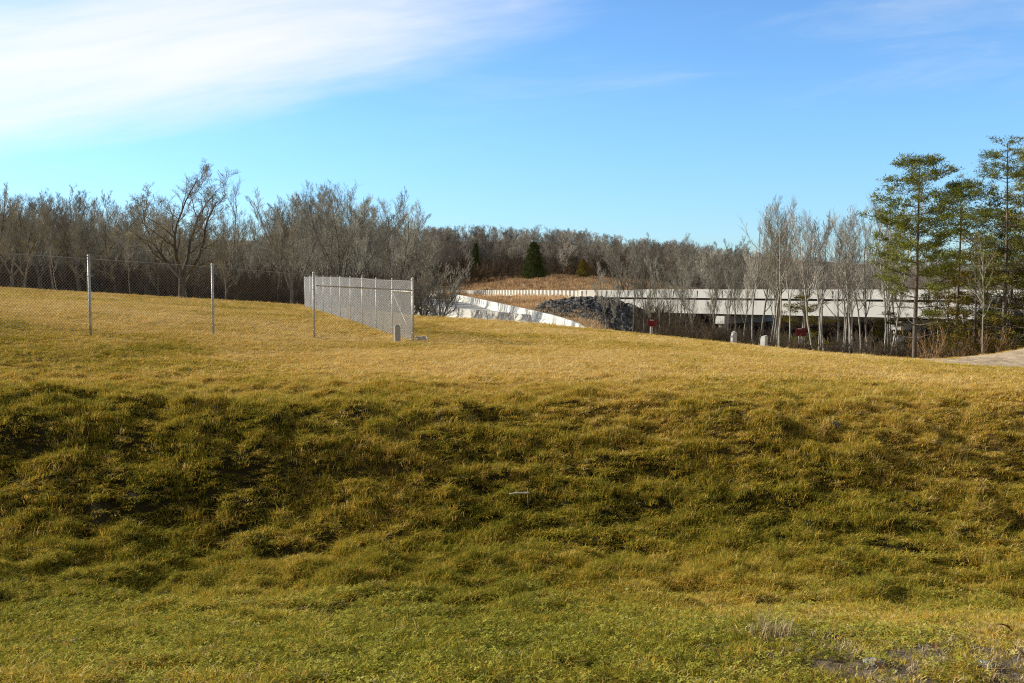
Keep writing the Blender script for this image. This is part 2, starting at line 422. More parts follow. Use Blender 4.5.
def clover(name, n, rad, seed):
    r = random.Random(seed); V = []; F = []; B = []
    for _ in range(n):
        a = r.uniform(0, 6.283); d = rad * math.sqrt(r.random()); x, y = d * math.cos(a), d * math.sin(a)
        z = r.uniform(.01, .045); s = r.uniform(.006, .013); b = r.random(); t0 = r.uniform(0, 6.28)
        nx, ny = r.uniform(-.5, .5), r.uniform(-.5, .5)
        for j in range(3):
            t = t0 + j * 2.094; k = len(V)
            for rr, aa in ((0, 0), (1.0, -.5), (1.5, 0), (1.0, .5)):
                xx, yy = s * rr * math.cos(t + aa), s * rr * math.sin(t + aa)
                V.append((x + xx, y + yy, z + xx * nx + yy * ny)); B.append(b)
            F.append((k, k + 1, k + 2, k + 3))
    me = bpy.data.meshes.new(name); me.from_pydata(V, [], F); me.update()
    set_attr(me, 'bl', B); me.materials.append(M['clover'])
    return bpy.data.objects.new(name, me)

protos = []
for i in range(6): protos.append(tuft('tuft_a%d' % i, 18, .055, .055, .0062, 1.7, M['grass'], 100 + i))
for i in range(3): protos.append(tuft('tuft_b%d' % i, 22, .045, .095, .005, 1.2, M['grass'], 200 + i))
for i in range(3): protos.append(clover('tuft_c%d' % i, 16, .07, 300 + i))
protos[0].name  # names sort a < b < c, as the collection is read alphabetically

def wedge_pts(y0, y1, dens, umax=.66):
    A = umax * (y1 ** 2 - y0 ** 2); n = int(A * dens)
    Y = np.sqrt(nrng.random(n) * (y1 ** 2 - y0 ** 2) + y0 ** 2)
    X = (nrng.random(n) * 2 - 1) * (umax * Y + .6)
    return X, Y
bands = [(2.4, 6, 1700, .85), (6, 9.5, 1050, .95), (9.5, 16, 480, 1.2), (16, 28, 150, 1.75), (28, 48, 52, 2.6), (48, 88, 18, 3.8)]
PX, PY, PS = [], [], []
for y0, y1, dn, s in bands:
    x, y = wedge_pts(y0, y1, dn)
    PX.append(x); PY.append(y); PS.append(np.full(len(x), s))
PX = np.concatenate(PX); PY = np.concatenate(PY); PS = np.concatenate(PS)
ok = (PY < crest(PX, PY) + 8) & ~(nrng.random(len(PX)) < .985 * smooth(-.05, .35, 1 - dirt_r(PX, PY)))
# worn patches of soil and straw at the lower right
worn = worn_amount(PX, PY)
ok &= nrng.random(len(PX)) > worn * .95
PX, PY, PS = PX[ok], PY[ok], PS[ok]
n = len(PX)
cl = fbm(PX * 2.6 + 20, PY * 3.2, 3); cl = np.clip((cl - .5) * 1.8 + .5, 0, 1)
bank = smooth(7, 9, PY) * (1 - smooth(14, 18, PY))
hgt = (.42 + .75 * cl) * (1 + .15 * bank) * (1 - .12 * smooth(20, 40, PY))
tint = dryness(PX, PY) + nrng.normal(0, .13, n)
tint += (nrng.random(n) < .07) * .35
idx = nrng.integers(0, 6, n)
tall = nrng.random(n) < (.06 + .45 * bank * (cl > .5)); idx[tall] = nrng.integers(6, 9, tall.sum())
clv = (nrng.random(n) < np.clip(.26 - .9 * (dryness(PX, PY) - .35), 0, .32) * (1 - smooth(7, 10, PY))) & ~tall
idx[clv] = nrng.integers(9, 12, clv.sum())
pz = ground_z(PX, PY)
rot = np.c_[nrng.normal(0, .15, n), nrng.normal(0, .15, n), nrng.random(n) * 6.283]
var = nrng.uniform(.75, 1.3, n)
scl = np.c_[PS * var, PS * var, hgt * np.where(PS > 1.2, 1.1, 1.0) * nrng.uniform(.8, 1.2, n)]
scl[clv, 2] = 1.0
stuff_instances('grass', np.c_[PX, PY, pz], rot, scl, tint, idx, protos)
print('grass tufts', n)

# ------------------------------------------------------------------ trees
def rand_perp(d, r):
    v = Vector((r.gauss(0, 1), r.gauss(0, 1), r.gauss(0, 1)))
    v -= d * v.dot(d)
    return v.normalized() if v.length > 1e-6 else Vector((1, 0, 0))

def bare_tree(seed, H=10, r0=.16, clear=.3, spread=.75, levels=4, nb=(9, 6, 5, 4), up=.18, wig=.10, fork=0, twig_r=.010, lean=.04, lenf=(.42, .55, .55, .6)):
    """returns (trunk MB, crown MB); trunk and big limbs in one, fine branches and twigs in the other"""
    r = random.Random(seed); T = MB(); C = MB()
    def grow(p, d, length, rad, lev):
        steps = (9, 6, 4, 3, 2)[min(lev, 4)]
        pts = [p.copy()]; rads = [rad]; dirs = [d.copy()]
        tip = max(rad * .25, twig_r * .6)
        for i in range(steps):
            d = (d + rand_perp(d, r) * wig * (1.1 + .25 * lev) + Vector((0, 0, up * (.35 if lev == 0 else 1)))).normalized()
            p = p + d * (length / steps)
            pts.append(p.copy()); dirs.append(d.copy())
            rads.append(rad + (tip - rad) * ((i + 1) / steps) ** (.8 if lev == 0 else 1))
        k = (8, 5, 4, 3, 3)[min(lev, 4)]
        (T if lev <= 1 else C).tube(pts, rads, k, cap=False)
        if lev >= levels: return
        cnt = nb[min(lev, len(nb) - 1)]
        for j in range(cnt):
            t = (clear if lev == 0 else .22) + (1 - (clear if lev == 0 else .22)) * (j + r.random()) / cnt
            t = min(t, .98); f = t * steps; i = int(f); fr = f - i
            q = pts[i].lerp(pts[i + 1], fr); dd = dirs[i]
            rr = rads[i] + (rads[i + 1] - rads[i]) * fr
            ang = r.uniform(.45, 1.0) * spread * 1.25
            nd = (dd * math.cos(ang) + rand_perp(dd, r) * math.sin(ang)).normalized()
            if lev > 0: nd = (nd + Vector((0, 0, .15))).normalized()
            ll = length * lenf[min(lev, 3)] * r.uniform(.65, 1.15) * (1 - .45 * t if lev == 0 else 1 - .3 * t)
            nr = max(min(rr * r.uniform(.5, .75), rr * .8), twig_r)
            grow(q, nd, ll, nr, lev + 1)
    if fork:
        base = Vector((0, 0, -.3)); top = Vector((r.uniform(-.1, .1), 0, H * .16))
        T.tube([base, Vector((0, 0, .3)), top], [r0 * 1.25, r0 * 1.02, r0], 9, cap=False)
        for j in range(fork):
            a = j * 6.283 / fork + r.uniform(-.3, .3); tl = r.uniform(.35, .75)
            d = Vector((math.cos(a) * tl, math.sin(a) * tl, 1)).normalized()
            grow(top - Vector((0, 0, .1)), d, H * .82 * r.uniform(.8, 1.05), r0 * r.uniform(.55, .7), 0)
    else:
        grow(Vector((0, 0, -.3)), Vector((r.gauss(0, lean), r.gauss(0, lean), 1)).normalized(), H + .3, r0, 0)
    return T, C
def top_of(*mbs): return max(v[2] for m_ in mbs for v in m_.v)

def make_kind(name, seeds, tm, cm, **kw):
    out = []
    for s in seeds:
        T, C = bare_tree(s, **kw); h = top_of(T, C)
        out.append((T.mesh(name + '_trunk', tm, True), C.mesh(name + '_crown', cm), h))
    return out

wood = make_kind('wood', range(20, 25), M['bark'], M['twig'], H=10, r0=.115, clear=.18, nb=(14, 7, 5, 4), twig_r=.0065, levels=4, up=.15, spread=.75, lenf=(.42, .50, .62, .85))
wood += make_kind('woodfork', range(30, 33), M['bark'], M['twig'], H=10, r0=.15, clear=.12, nb=(9, 7, 5, 4), twig_r=.0065, levels=4, fork=3, spread=.65, lenf=(.38, .5, .62, .85))
far_ = make_kind('far', range(40, 46), M['bark_far'], M['twig_far'], H=10, r0=.10, clear=.08, nb=(17, 8, 5, 4), twig_r=.0095, levels=4, up=.2, spread=.72, lenf=(.42, .52, .65, .85))
slim = make_kind('slim', range(50, 56), M['bark_pale'], M['twig_pale'], H=10, r0=.085, clear=.45, nb=(13, 6, 5), twig_r=.0065, levels=3, up=.16, spread=.75, lenf=(.32, .55, .65, .5), wig=.07)
grey = make_kind('grey', range(60, 65), M['bark'], M['twig'], H=10, r0=.10, clear=.42, nb=(13, 7, 5, 4), twig_r=.0075, levels=4, up=.22, spread=.65, lenf=(.36, .5, .62, .8), wig=.08)
shrub = make_kind('shrub', range(70, 73), M['bark'], M['twig'], H=3, r0=.05, clear=.08, nb=(9, 6, 4), twig_r=.009, levels=3, fork=5, up=.16)

def place_tree(kind, X, Y, H, label, group, name='bare_tree', cat='tree', wide=1.0, sink=.12):
    tr, cr_, h = kind[rng.randrange(len(kind))] if isinstance(kind, list) else kind
    s = H / h
    e_ = empty(name, (X, Y, gz(X, Y) - sink), rng.uniform(0, 6.283), label, cat, group)
    e_.scale = (s * wide, s * wide, s)
    for nm, me in (('trunk', tr), ('crown', cr_)):
        o_ = bpy.data.objects.new(nm, me); COL.objects.link(o_); o_.parent = e_
    return e_

SIL_L = ([-120, 0, 20, 50, 100, 130, 165, 240, 252, 270, 300, 350, 390, 420, 445, 470], [180, 180, 184, 190, 194, 200, 205, 222, 222, 200, 188, 182, 196, 215, 224, 226])
def left_label(px, Y):
    if px < 90: a = 'left of the first fence post'
    elif px < 213: a = 'between the first and second fence posts'
    elif px < 300: a = 'between the second and third fence posts'
    elif px < 391: a = 'above the receding fence'
    else: a = 'just right of the fence corner'
    d = 'at the front' if Y < 80 else ('in the middle' if Y < 100 else 'at the back')
    return 'bare tree %s of the wood %s' % (d, a)
placed = []
cnt = 0; tries = 0
while cnt < 125 and tries < 6000:
    tries += 1
    px = rng.uniform(-110, 425); Y = rng.choice([rng.uniform(72, 88), rng.uniform(80, 104), rng.uniform(100, 130)])
    if px > 300: Y = max(Y, 74 + rng.uniform(0, 20))
    X = (px - 512) / 1000 * Y
    if Y < crest(np.array([X]), np.array([Y]))[0] + 3: continue
    if px > 385 and Y > 84: continue
    if px > 405 and rng.random() < .6: continue
    if 236 < px < 262 and Y < 100 and rng.random() < .5: continue
    if any((X - a) ** 2 + (Y - b) ** 2 < 3.2 for a, b in placed): continue
    placed.append((X, Y))
    row = np.interp(px, *SIL_L) + (abs(rng.gauss(0, 10)) if rng.random() < .75 else -rng.uniform(0, 8))
    H = EYE + (278 - row) / 1000 * Y - gz(X, Y)
    H = max(H, 4)
    place_tree(wood if rng.random() < .8 else grey, X, Y, H, left_label(px, Y), 'bare trees of the wood behind the mesh fence', wide=rng.uniform(1.0, 1.45))
    cnt += 1
print('left wood', cnt)
# the broad old tree with dark limbs
T, C = bare_tree(8, H=10, r0=.21, clear=.2, spread=.95, levels=4, nb=(10, 7, 6, 4), fork=4, up=.10, wig=.17, twig_r=.009, lenf=(.46, .52, .6, .8))
big = (T.mesh('big_trunk', M['bark_dark'], True), C.mesh('big_crown', M['twig'], False), top_of(T, C))
def at_tree(kind, px, Y, row, label, name='bare_tree', cat='tree', wide=1.0, group=None):
    X = (px - 512) / 1000 * Y
    return place_tree(kind, X, Y, EYE + (278 - row) / 1000 * Y - gz(X, Y), label, group, name, cat, wide)
bt = at_tree(big, 182, 71, 160, 'broad spreading tree with heavy dark limbs rising above the wood behind the second fence post', wide=1.15)
bt.rotation_euler[2] = 4.14
at_tree(wood[2], 225, 76, 176, 'tall leafless tree standing close right of the broad dark-limbed tree')
at_tree(wood[5], 292, 70, 186, 'many-stemmed leafless tree at the left side of the rounded clump above the receding fence')
at_tree(wood[6], 345, 72, 176, 'highest round-crowned leafless tree above the receding fence')
at_tree(wood[7], 388, 74, 194, 'many-stemmed leafless tree above the right end of the receding fence', wide=1.1)
at_tree(shrub[0], 425, 64, 262, 'low dark leaning bush with bare branches right of the fence corner', 'bare_bush', 'bush', 1.2)
at_tree(shrub[1], 440, 66, 250, 'bare dark-stemmed bush in front of the pale pavement', 'bare_bush', 'bush', 1.1)
at_tree(shrub[2], 413, 68, 245, 'tangled bare bush directly behind the fence corner post', 'bare_bush', 'bush', 1.3)
# pale stems within the left wood
for px, Y, row in ((58, 70, 236), (131, 74, 240), (318, 66, 232)):
    at_tree(slim[1], px, Y, row, 'slim pale-barked sapling at the edge of the wood %s' % ('left of the first fence post' if px < 90 else ('between the first two fence posts' if px < 213 else 'behind the third fence post')), 'bare_sapling')

# far wood on the rise
SIL_F = ([415, 440, 470, 520, 545, 600, 640, 700, 760, 850, 1100], [222, 222, 219, 223, 220, 228, 233, 238, 247, 254, 254])
placed = []; cnt = 0; tries = 0
while cnt < 125 and tries < 8000:
    tries += 1
    px = rng.uniform(395, 1090); Y = rng.uniform(170, 245) if px < 660 else rng.uniform(145, 215)
    X = (px - 512) / 1000 * Y
    if any((X - a) ** 2 + (Y - b) ** 2 < 10 for a, b in placed): continue
    placed.append((X, Y))
    row = np.interp(px, *SIL_F) + abs(rng.gauss(0, 4))+2
    H = EYE + (278 - row) / 1000 * Y - gz(X, Y)
    where = ('left of the dark cedar' if px < 520 else 'right of the dark cedar') if px < 640 else ('beyond the bridge, left half' if px < 770 else 'beyond the bridge, right half')
    place_tree(far_, X, Y, min(max(H, 4), 12.5), 'bare brown tree in the %s of the far wood, %s' % ('front rows' if Y < 190 and px < 640 or Y < 165 else 'back rows', where), 'bare trees of the far wood beyond the highway', wide=rng.uniform(1.3, 1.9))
    cnt += 1
# trees around the bridge
for i in range(20):
    px = 612 + i * 7.6 + rng.uniform(-5, 5); Y = rng.uniform(126, 140) if px < 690 else rng.uniform(118, 135)
    row = np.interp(px, [600, 640, 690, 740, 780], [240, 230, 230, 238, 245]) + rng.uniform(-2, 14)
    at_tree(wood if i % 3 else grey, px, Y, row, 'bare grey tree rising directly behind the bridge, %s' % ('left of the pier' if px < 716 else 'right of the pier'), group='bare trees just behind the bridge', wide=1.25)
for i in range(16):
    px = 606 + i * 9.2 + rng.uniform(-4, 4); Y = rng.uniform(58, 84)
    row = np.interp(px, [600, 640, 690, 740, 780], [262, 240, 242, 240, 225]) + rng.uniform(-4, 26)
    at_tree(grey, px, Y, row, 'slender bare tree crossing in front of the bridge, %s' % ('left of the pier' if px < 716 else 'right of the pier'), 'bare_tree', group='slender bare trees in front of the bridge', wide=.95)
for i in range(25):
    px = 752 + i * 6.3 + rng.uniform(-4, 4); Y = rng.uniform(47, 66)
    row = np.interp(px, [750, 775, 800, 830, 860, 880, 905], [205, 196, 206, 200, 205, 185, 205]) + abs(rng.gauss(0, 11)) - 5
    at_tree(slim if rng.random() < .55 else grey, px, Y, row, 'slim pale bare tree %s' % ('left of the second red sign' if px < 795 else ('between the second red sign and the lone pine' if px < 890 else 'close beside the lone pine')), 'bare_sapling', group='slim pale trees before the right half of the bridge', wide=1.0)
for i, (px, row) in enumerate(((778, 205), (816, 200), (851, 215))):
    at_tree(slim[i], px, 46 + i, row, ('tall white-barked trunk at the field edge right of the white stubs', 'tall white-barked trunk just right of the second red sign', 'tall white-barked trunk midway between second red sign and lone pine')[i], 'bare_tree', wide=1.15)
for i in range(10):
    px = 930 + i * 11 + rng.uniform(-4, 4); Y = rng.uniform(43, 54)
    at_tree(slim, px, Y, rng.uniform(225, 262), 'slim pale stem among the pines at the right edge', 'bare_sapling', group='slim stems among the right-hand pines', wide=.9)

# deep parts of the far wood, which read as one mass
def joined(name, kind):
    out = []
    for i, (tr, cr_, h) in enumerate(kind):
        b = bmesh.new(); b.from_mesh(tr); n0 = len(b.faces); b.from_mesh(cr_)
        b.faces.ensure_lookup_table()
        for f in b.faces[n0:]: f.material_index = 1
        me = bpy.data.meshes.new('%s_%d' % (name, i)); b.to_mesh(me); b.free()
        me.materials.append(tr.materials[0]); me.materials.append(cr_.materials[0])
        out.append((bpy.data.objects.new('%s_%d' % (name, i), me), h))
    return out
jf = joined('deep_tree', far_[:4])
fx, fy, fs = [], [], []
while len(fx) < 420:
    px = rng.uniform(-150, 1130); Y = rng.uniform(178, 262) if px > 380 else rng.uniform(126, 175)
    row = np.interp(px, *SIL_F) if px > 415 else np.interp(px, *SIL_L) + 24
    X = (px - 512) / 1000 * Y; g = gz(X, Y)
    H = min(EYE + (278 - row - abs(rng.gauss(0, 5)) - 3) / 1000 * Y - g, 12)
    if H < 3.5: continue
    fx.append(X); fy.append(Y); fs.append(H / 10)
fx, fy, fs = map(np.array, (fx, fy, fs)); fi = nrng.integers(0, 4, len(fx)); fs = fs * 10 / np.array([h for o, h in jf])[fi]
stuff_instances('far_wood', np.c_[fx, fy, ground_z(fx, fy) - .2], np.c_[np.zeros((len(fx), 2)), nrng.random(len(fx)) * 6.28],
                np.c_[fs * 1.4, fs * 1.4, fs], np.zeros(len(fx)), fi, [o for o, h in jf],
                'deep rows of the brown leafless wood along the horizon, reading as one mass', 'wood')

# ---- evergreens
def needle_cluster(V, F, B, c, d, size, n, r, ln=.16, wd=.016):
    for _ in range(n):
        v = Vector((r.gauss(0, 1), r.gauss(0, 1), r.gauss(0, .8))); v.normalize()
        v = (v + d * .9 + Vector((0, 0, .25))).normalized()
        p = c + Vector((r.gauss(0, size), r.gauss(0, size), r.gauss(0, size * .5)))
        w = rand_perp(v, r) * wd * r.uniform(.7, 1.3); e2 = p + v * ln * r.uniform(.6, 1.2)
        k = len(V); V += [tuple(p - w), tuple(p + w), tuple(e2)]; F.append((k, k + 1, k + 2)); B += [r.random()] * 3
def pine(seed, H=9, r0=.13, clear=.35, rad=1.8, dens=1.0, mat='needle', dead=True):
    r = random.Random(seed); T = MB(); V, F, B = [], [], []
    pts = [Vector((0, 0, -.3))]; d = Vector((0, 0, 1))
    for i in range(14):
        d = (d + Vector((r.gauss(0, .012), r.gauss(0, .012), .3))).normalized(); pts.append(pts[-1] + d * (H + .3) / 14)
    rads = [r0 * (1 - .86 * i / 14) for i in range(15)]
    T.tube(pts, rads, 8)
    nwh = int(H * 2.5)
    for j in range(nwh):
        t = clear * .45 + (1 - clear * .45) * (j + r.random() * 1.1) / nwh
        if t > .985: t = .985
        f = t * 14; i = int(f); q = pts[i].lerp(pts[i + 1], f - i)
        isdead = t < clear
        prof = max(.30, math.sin(min(1, (1 - t) / (1 - clear) + .08) * 2.2) ** .7) if not isdead else .75
        nbr = r.choice((3, 4, 5, 6)); a0 = r.uniform(0, 6.283)
        for b in range(nbr):
            if r.random() < .12: continue
            a = a0 + b * 6.283 / nbr + r.uniform(-.35, .35); ln = rad * prof * r.uniform(.62, 1.15)
            dd = Vector((math.cos(a), math.sin(a), r.uniform(-.08, .14) + .5 * max(0, t - .55))).normalized()
            bp_ = [q.copy()]; pp = q.copy()
            for s_ in range(4):
                dd = (dd + rand_perp(dd, r) * .13 + Vector((0, 0, .07))).normalized(); pp = pp + dd * ln / 4; bp_.append(pp.copy())
            rb = max(.012, r0 * .26 * (1.1 - t)); T.tube(bp_, [rb, rb * .8, rb * .6, rb * .45, rb * .3], 4, cap=False)
            if isdead and dead and r.random() < .85:
                for s_ in (2, 3, 4):
                    e2 = bp_[s_] + (rand_perp(dd, r) * .5 + dd * .5) * ln * .35
                    T.tube([bp_[s_], e2], [.009, .005], 3, cap=False)
                continue
            for s_ in range(int(2 + ln * 4.2 * dens)):
                u = r.uniform(.3, 1.0); g = u * 4; gi_ = min(int(g), 3); c = bp_[gi_].lerp(bp_[gi_ + 1], g - gi_)
                side = rand_perp(dd, r); side.z *= .35
                sl = ln * .30 * r.uniform(.2, 1.0) * (1.15 - .5 * u)
                e2 = c + (side + dd * .6).normalized() * sl
                if sl > .12: T.tube([c, e2], [.010, .006], 3, cap=False)
                needle_cluster(V, F, B, e2, (e2 - c).normalized() if sl > .02 else dd, .10, int(20 * r.uniform(.7, 1.2)), r)
    tm = T.mesh('pine_trunk', M['pine_bark'], True)
    cm = bpy.data.meshes.new('pine_crown'); cm.from_pydata(V, [], F); cm.update(); set_attr(cm, 'bl', B); cm.materials.append(M[mat])
    return (tm, cm, H)
def cedar(seed, H=5, rad=1.5, mat='needle_dark', n=1500, base=.03):
    r = random.Random(seed); T = MB(); V, F, B = [], [], []
    T.tube([(0, 0, -.3), (.03, 0, H * .5), (0, .03, H * .97)], [.10, .06, .01], 6)
    lob = [(r.uniform(0, 6.28), r.uniform(.05, .95), r.uniform(.45, 1.7)) for _ in range(18)]
    for _ in range(n):
        t = base + (1 - base) * r.random() ** 1.25; a = r.uniform(0, 6.283)
        k = 1.0
        for la, lt, lk in lob:
            da = math.cos(a - la); k += (lk - 1) * max(0, da) * math.exp(-((t - lt) / .09) ** 2)
        rr = rad * (1 - t) ** .6 * k * r.random() ** .35 * (.7 + .3 * min(1, t / .12)) * (1.35 if r.random() < .13 else 1)
        c = Vector((rr * math.cos(a), rr * math.sin(a), t * H))
        dd = Vector((math.cos(a), math.sin(a), .7)).normalized()
        if r.random() < .10: T.tube([Vector((0, 0, max(0, t * H - rr * .5))), c], [.014, .006], 3, cap=False)
        needle_cluster(V, F, B, c, dd, .10, 9, r, .20, .03)
    tm = T.mesh('cedar_trunk', M['pine_bark'], True)
    cm = bpy.data.meshes.new('cedar_crown'); cm.from_pydata(V, [], F); cm.update(); set_attr(cm, 'bl', B); cm.materials.append(M[mat])
    return (tm, cm, H)
pA = pine(5, 9, .115, .38, 2.1, 2.4); pB = pine(6, 9, .11, .5, 2.0, 1.5, 'needle_dark'); pC = pine(9, 11, .13, .36, 2.5, 1.25, 'needle_warm')
pD = pine(12, 5, .07, .12, 1.6, 1.5, 'needle_olive', False)
at_tree(pA, 916, 41.5, 157, 'lone tall pine with open layered crown standing clear of the other evergreens', 'pine_tree')
at_tree(pB, 957, 47, 182, 'dark pine leaning in between the lone pine and the tallest pine', 'pine_tree')
at_tree(pC, 1004, 44, 142, 'tallest pine, its crown reaching highest at the right edge', 'pine_tree', wide=.95)
at_tree(pA, 1040, 46, 150, 'pine half cut off by the right edge', 'pine_tree')
at_tree(pC, 1090, 48, 150, 'pine standing beyond the right-hand edge', 'pine_tree')
for i, (px, Y, row, w, lb) in enumerate(((975, 45, 238, 1.0, 'bushy olive young pine below the dark pine'), (1012, 47, 228, 1.1, 'bushy olive young pine below the tallest pine'),
        (948, 49, 282, 1.0, 'low olive young pine right behind the lone pine trunk'), (893, 50, 312, 1.0, 'small yellow-green young pine left of the lone pine'), (1045, 44, 240, 1.1, 'bushy olive young pine at the right-hand edge'),
        (806, 55, 296, 1.0, 'small yellow-green young pine above the second red sign'), (988, 50, 262, 1.2, 'olive young pine wedged between its two larger neighbours'))):
    at_tree(pD, px, Y, row, lb, 'young_pine', 'tree', w * (1.0 if row < 280 else 1.25))
cA = cedar(1, 5, 2.1, 'needle_dark', 1700); cB = cedar(2, 6, 1.3, 'needle_dark', 1300); cC = cedar(3, 4, 1.7, 'needle_olive', 1200)
at_tree(cA, 534, 160, 242, 'dark green broad cedar alone before the far wood', 'cedar_tree', wide=.85)
at_tree(cB, 476, 176, 243, 'narrow dark cedar left of the broad cedar at the far wood', 'cedar_tree', wide=.7)
at_tree(cC, 583, 160, 259, 'yellowish green low cedar right of the broad cedar', 'cedar_tree', wide=.8)

# thicket of bare stems and weeds below the trees
tp = []
for i, s in enumerate((81, 82, 83)):
    T, C = bare_tree(s, H=1.6, r0=.018, clear=.08, nb=(7, 5, 3), twig_r=.006, levels=2, fork=6, up=.2, spread=.7)
    T.v += []; n0 = len(T.v); T.v += C.v; T.f += [tuple(n0 + a for a in f) for f in C.f]
    me = T.mesh('brush_%d' % i, M['weed']); set_attr(me, 'bl', [random.Random(i).random()] * len(me.vertices) if False else np.random.default_rng(i).random(len(me.vertices)) * .2 + .4)
    tp.append(bpy.data.objects.new('brush_%d' % i, me))
bx, by, bs_ = [], [], []
def scatter(nn, pxa, pxb, off, depth, s0, s1):
    k = 0
    while k < nn:
        px = rng.uniform(pxa, pxb); Yg = rng.uniform(40, 140); X = (px - 512) / 1000 * Yg
        c_ = crest(np.array([X]), np.array([Yg]))[0]
        if not (c_ + off < Yg < c_ + off + depth): continue
        bx.append(X); by.append(Yg); bs_.append(rng.uniform(s0, s1)); k += 1
scatter(900, -120, 405, 8, 40, 1.0, 2.6)
scatter(620, 655, 1100, 4, 13, .35, 1.0)
scatter(420, 650, 1100, 14, 40, .7, 1.4)
scatter(700, 640, 1000, 36, 90, 1.3, 2.4)
nb_front = len(bx)
scatter(170, 925, 1110, 3, 12, .6, 1.6)
nb_warm = len(bx)
for _ in range(900):
    px = rng.uniform(400, 700); Y = rng.uniform(168, 235); bx.append((px - 512) / 1000 * Y); by.append(Y); bs_.append(rng.uniform(1.4, 2.8))
BX, BY, BS = np.array(bx), np.array(by), np.array(bs_)
BT = np.clip(nrng.normal(.15, .14, len(BX)), 0, 1); BT[nb_front:nb_warm] += .38; BT[nb_warm:] += .03
stuff_instances('brush', np.c_[BX, BY, ground_z(BX, BY) - .05], np.c_[np.zeros(len(BX)), np.zeros(len(BX)), nrng.random(len(BX)) * 6.28],
                np.c_[BS, BS, BS * .9], BT, nrng.integers(0, 3, len(BX)), tp)
# dead weeds on the tan banks beside the highway
wp = [tuft('weeds_%d' % i, 26, .5, .55, .035, .6, M['weed'], 400 + i) for i in range(3)]
wx = nrng.uniform(-22, 22, 9000); wy = nrng.uniform(76, 176, 9000)
_, wm = zones(wx, wy)
def road_dist_ok(X, Y):
    # keep weeds off the ramp pavement (between its two barriers) and off the highway
    far_x = np.interp(Y, [60, 72, 84, 100, 130, 150], [6.4, 4.9, 2.8, -.7, -6.8, -11])
    hwy = np.interp(X, [-40, -14, -2, 8, 14], [200, 165, 135, 118, 112.6])
    return (X > far_x + .3) & (np.abs(Y - hwy - 2.5) > 3.4)
k = (nrng.random(len(wx)) < wm) & road_dist_ok(wx, wy)
wx, wy = wx[k], wy[k]
hwy = np.interp(wx, [-40, -14, -2, 8, 14], [200, 165, 135, 118, 112.6])
wt = np.where(wy > hwy, .58, 1.0) + nrng.normal(0, .18, len(wx))
stuff_instances('dead_weeds', np.c_[wx, wy, ground_z(wx, wy)], np.c_[np.zeros((len(wx), 2)), nrng.random(len(wx)) * 6.28], np.tile(nrng.uniform(.6, 1.3, len(wx))[:, None], 3), wt, nrng.integers(0, 3, len(wx)), wp)

# ------------------------------------------------------------------ chain-link fences
def wires(mb, A, B, H, pitch=.075, r=.0024):
    A, B = Vector(A), Vector(B); Lh = math.hypot(B.x - A.x, B.y - A.y)
    def P(s, h): 
        t = s / Lh; return A + (B - A) * t + Vector((0, 0, h))
    nrm = Vector((-(B.y - A.y), B.x - A.x, 0)).normalized() * .004
    for sg in (1, -1):
        c = -H
        while c < Lh + H:
            # line from (c, 0) upward with slope sg
            pts = []
            s0, s1 = (c, c + H) if sg > 0 else (c, c - H)
            lo, hi = 0.0, 1.0
            if s0 != s1:
                ta, tb = sorted(((0 - s0) / (s1 - s0), (Lh - s0) / (s1 - s0))); lo, hi = max(lo, ta), min(hi, tb)
            if hi - lo > .01:
                pts = [P(s0 + (s1 - s0) * t, .03 + (H - .03) * t) + nrm * sg for t in (lo, hi)]
                mb.tube(pts, r, 3, cap=False)
            c += pitch
def fence(name, label, posts, H, rail=True, wr=.0024, wm='wire', pitch=.075):
    """posts: list of (X, Y, height, radius)"""
    P0 = Vector((posts[0][0], posts[0][1], gz(posts[0][0], posts[0][1])))
    root = empty(name, P0, 0, label, 'fence')
    bases = [Vector((x, y, gz(x, y))) for x, y, h, r in posts]
    for (x, y, h, r), b in zip(posts, bases):
        mb = MB(); q = b - P0
        mb.tube([q + Vector((0, 0, -.3)), q + Vector((0, 0, h))], r, 10)
        mb.tube([q + Vector((0, 0, h)), q + Vector((0, 0, h + .015)), q + Vector((0, 0, h + .045)), q + Vector((0, 0, h + .06))], [r * 1.2, r * 1.22, r * .8, r * .15], 10)
        for hh in (.25, .8, 1.35): mb.tube([q + Vector((0, 0, hh * h / 1.8)), q + Vector((0, 0, hh * h / 1.8 + .025))], r * 1.14, 10)
        mb.build('post', M['galv'], root, True)
    mb = MB()
    for a, b in zip(bases[:-1], bases[1:]): wires(mb, a - P0, b - P0, H, pitch, wr)
    mb.build('wire_mesh', M[wm], root)
    if rail:
        mb = MB()
        for a, b in zip(bases[:-1], bases[1:]):
            mb.tube([a - P0 + Vector((0, 0, H - .015)), b - P0 + Vector((0, 0, H - .015))], .004, 5)
        mb.build('tension_wire', M['galv'], root)
    return root, P0, bases
def post_at(px, Y): return ((px - 512) / 1000 * Y, Y)
FP = [post_at(-180, 17.6), post_at(-45, 20.3), post_at(90, 23), post_at(213, 26), post_at(314, 28), post_at(413, 29.1)]
ff, P0, bases = fence('chain_link_fence', 'chain link fence running left from the corner across the near field',
      [(x, y, 1.83, .031) for x, y in FP], 1.80)
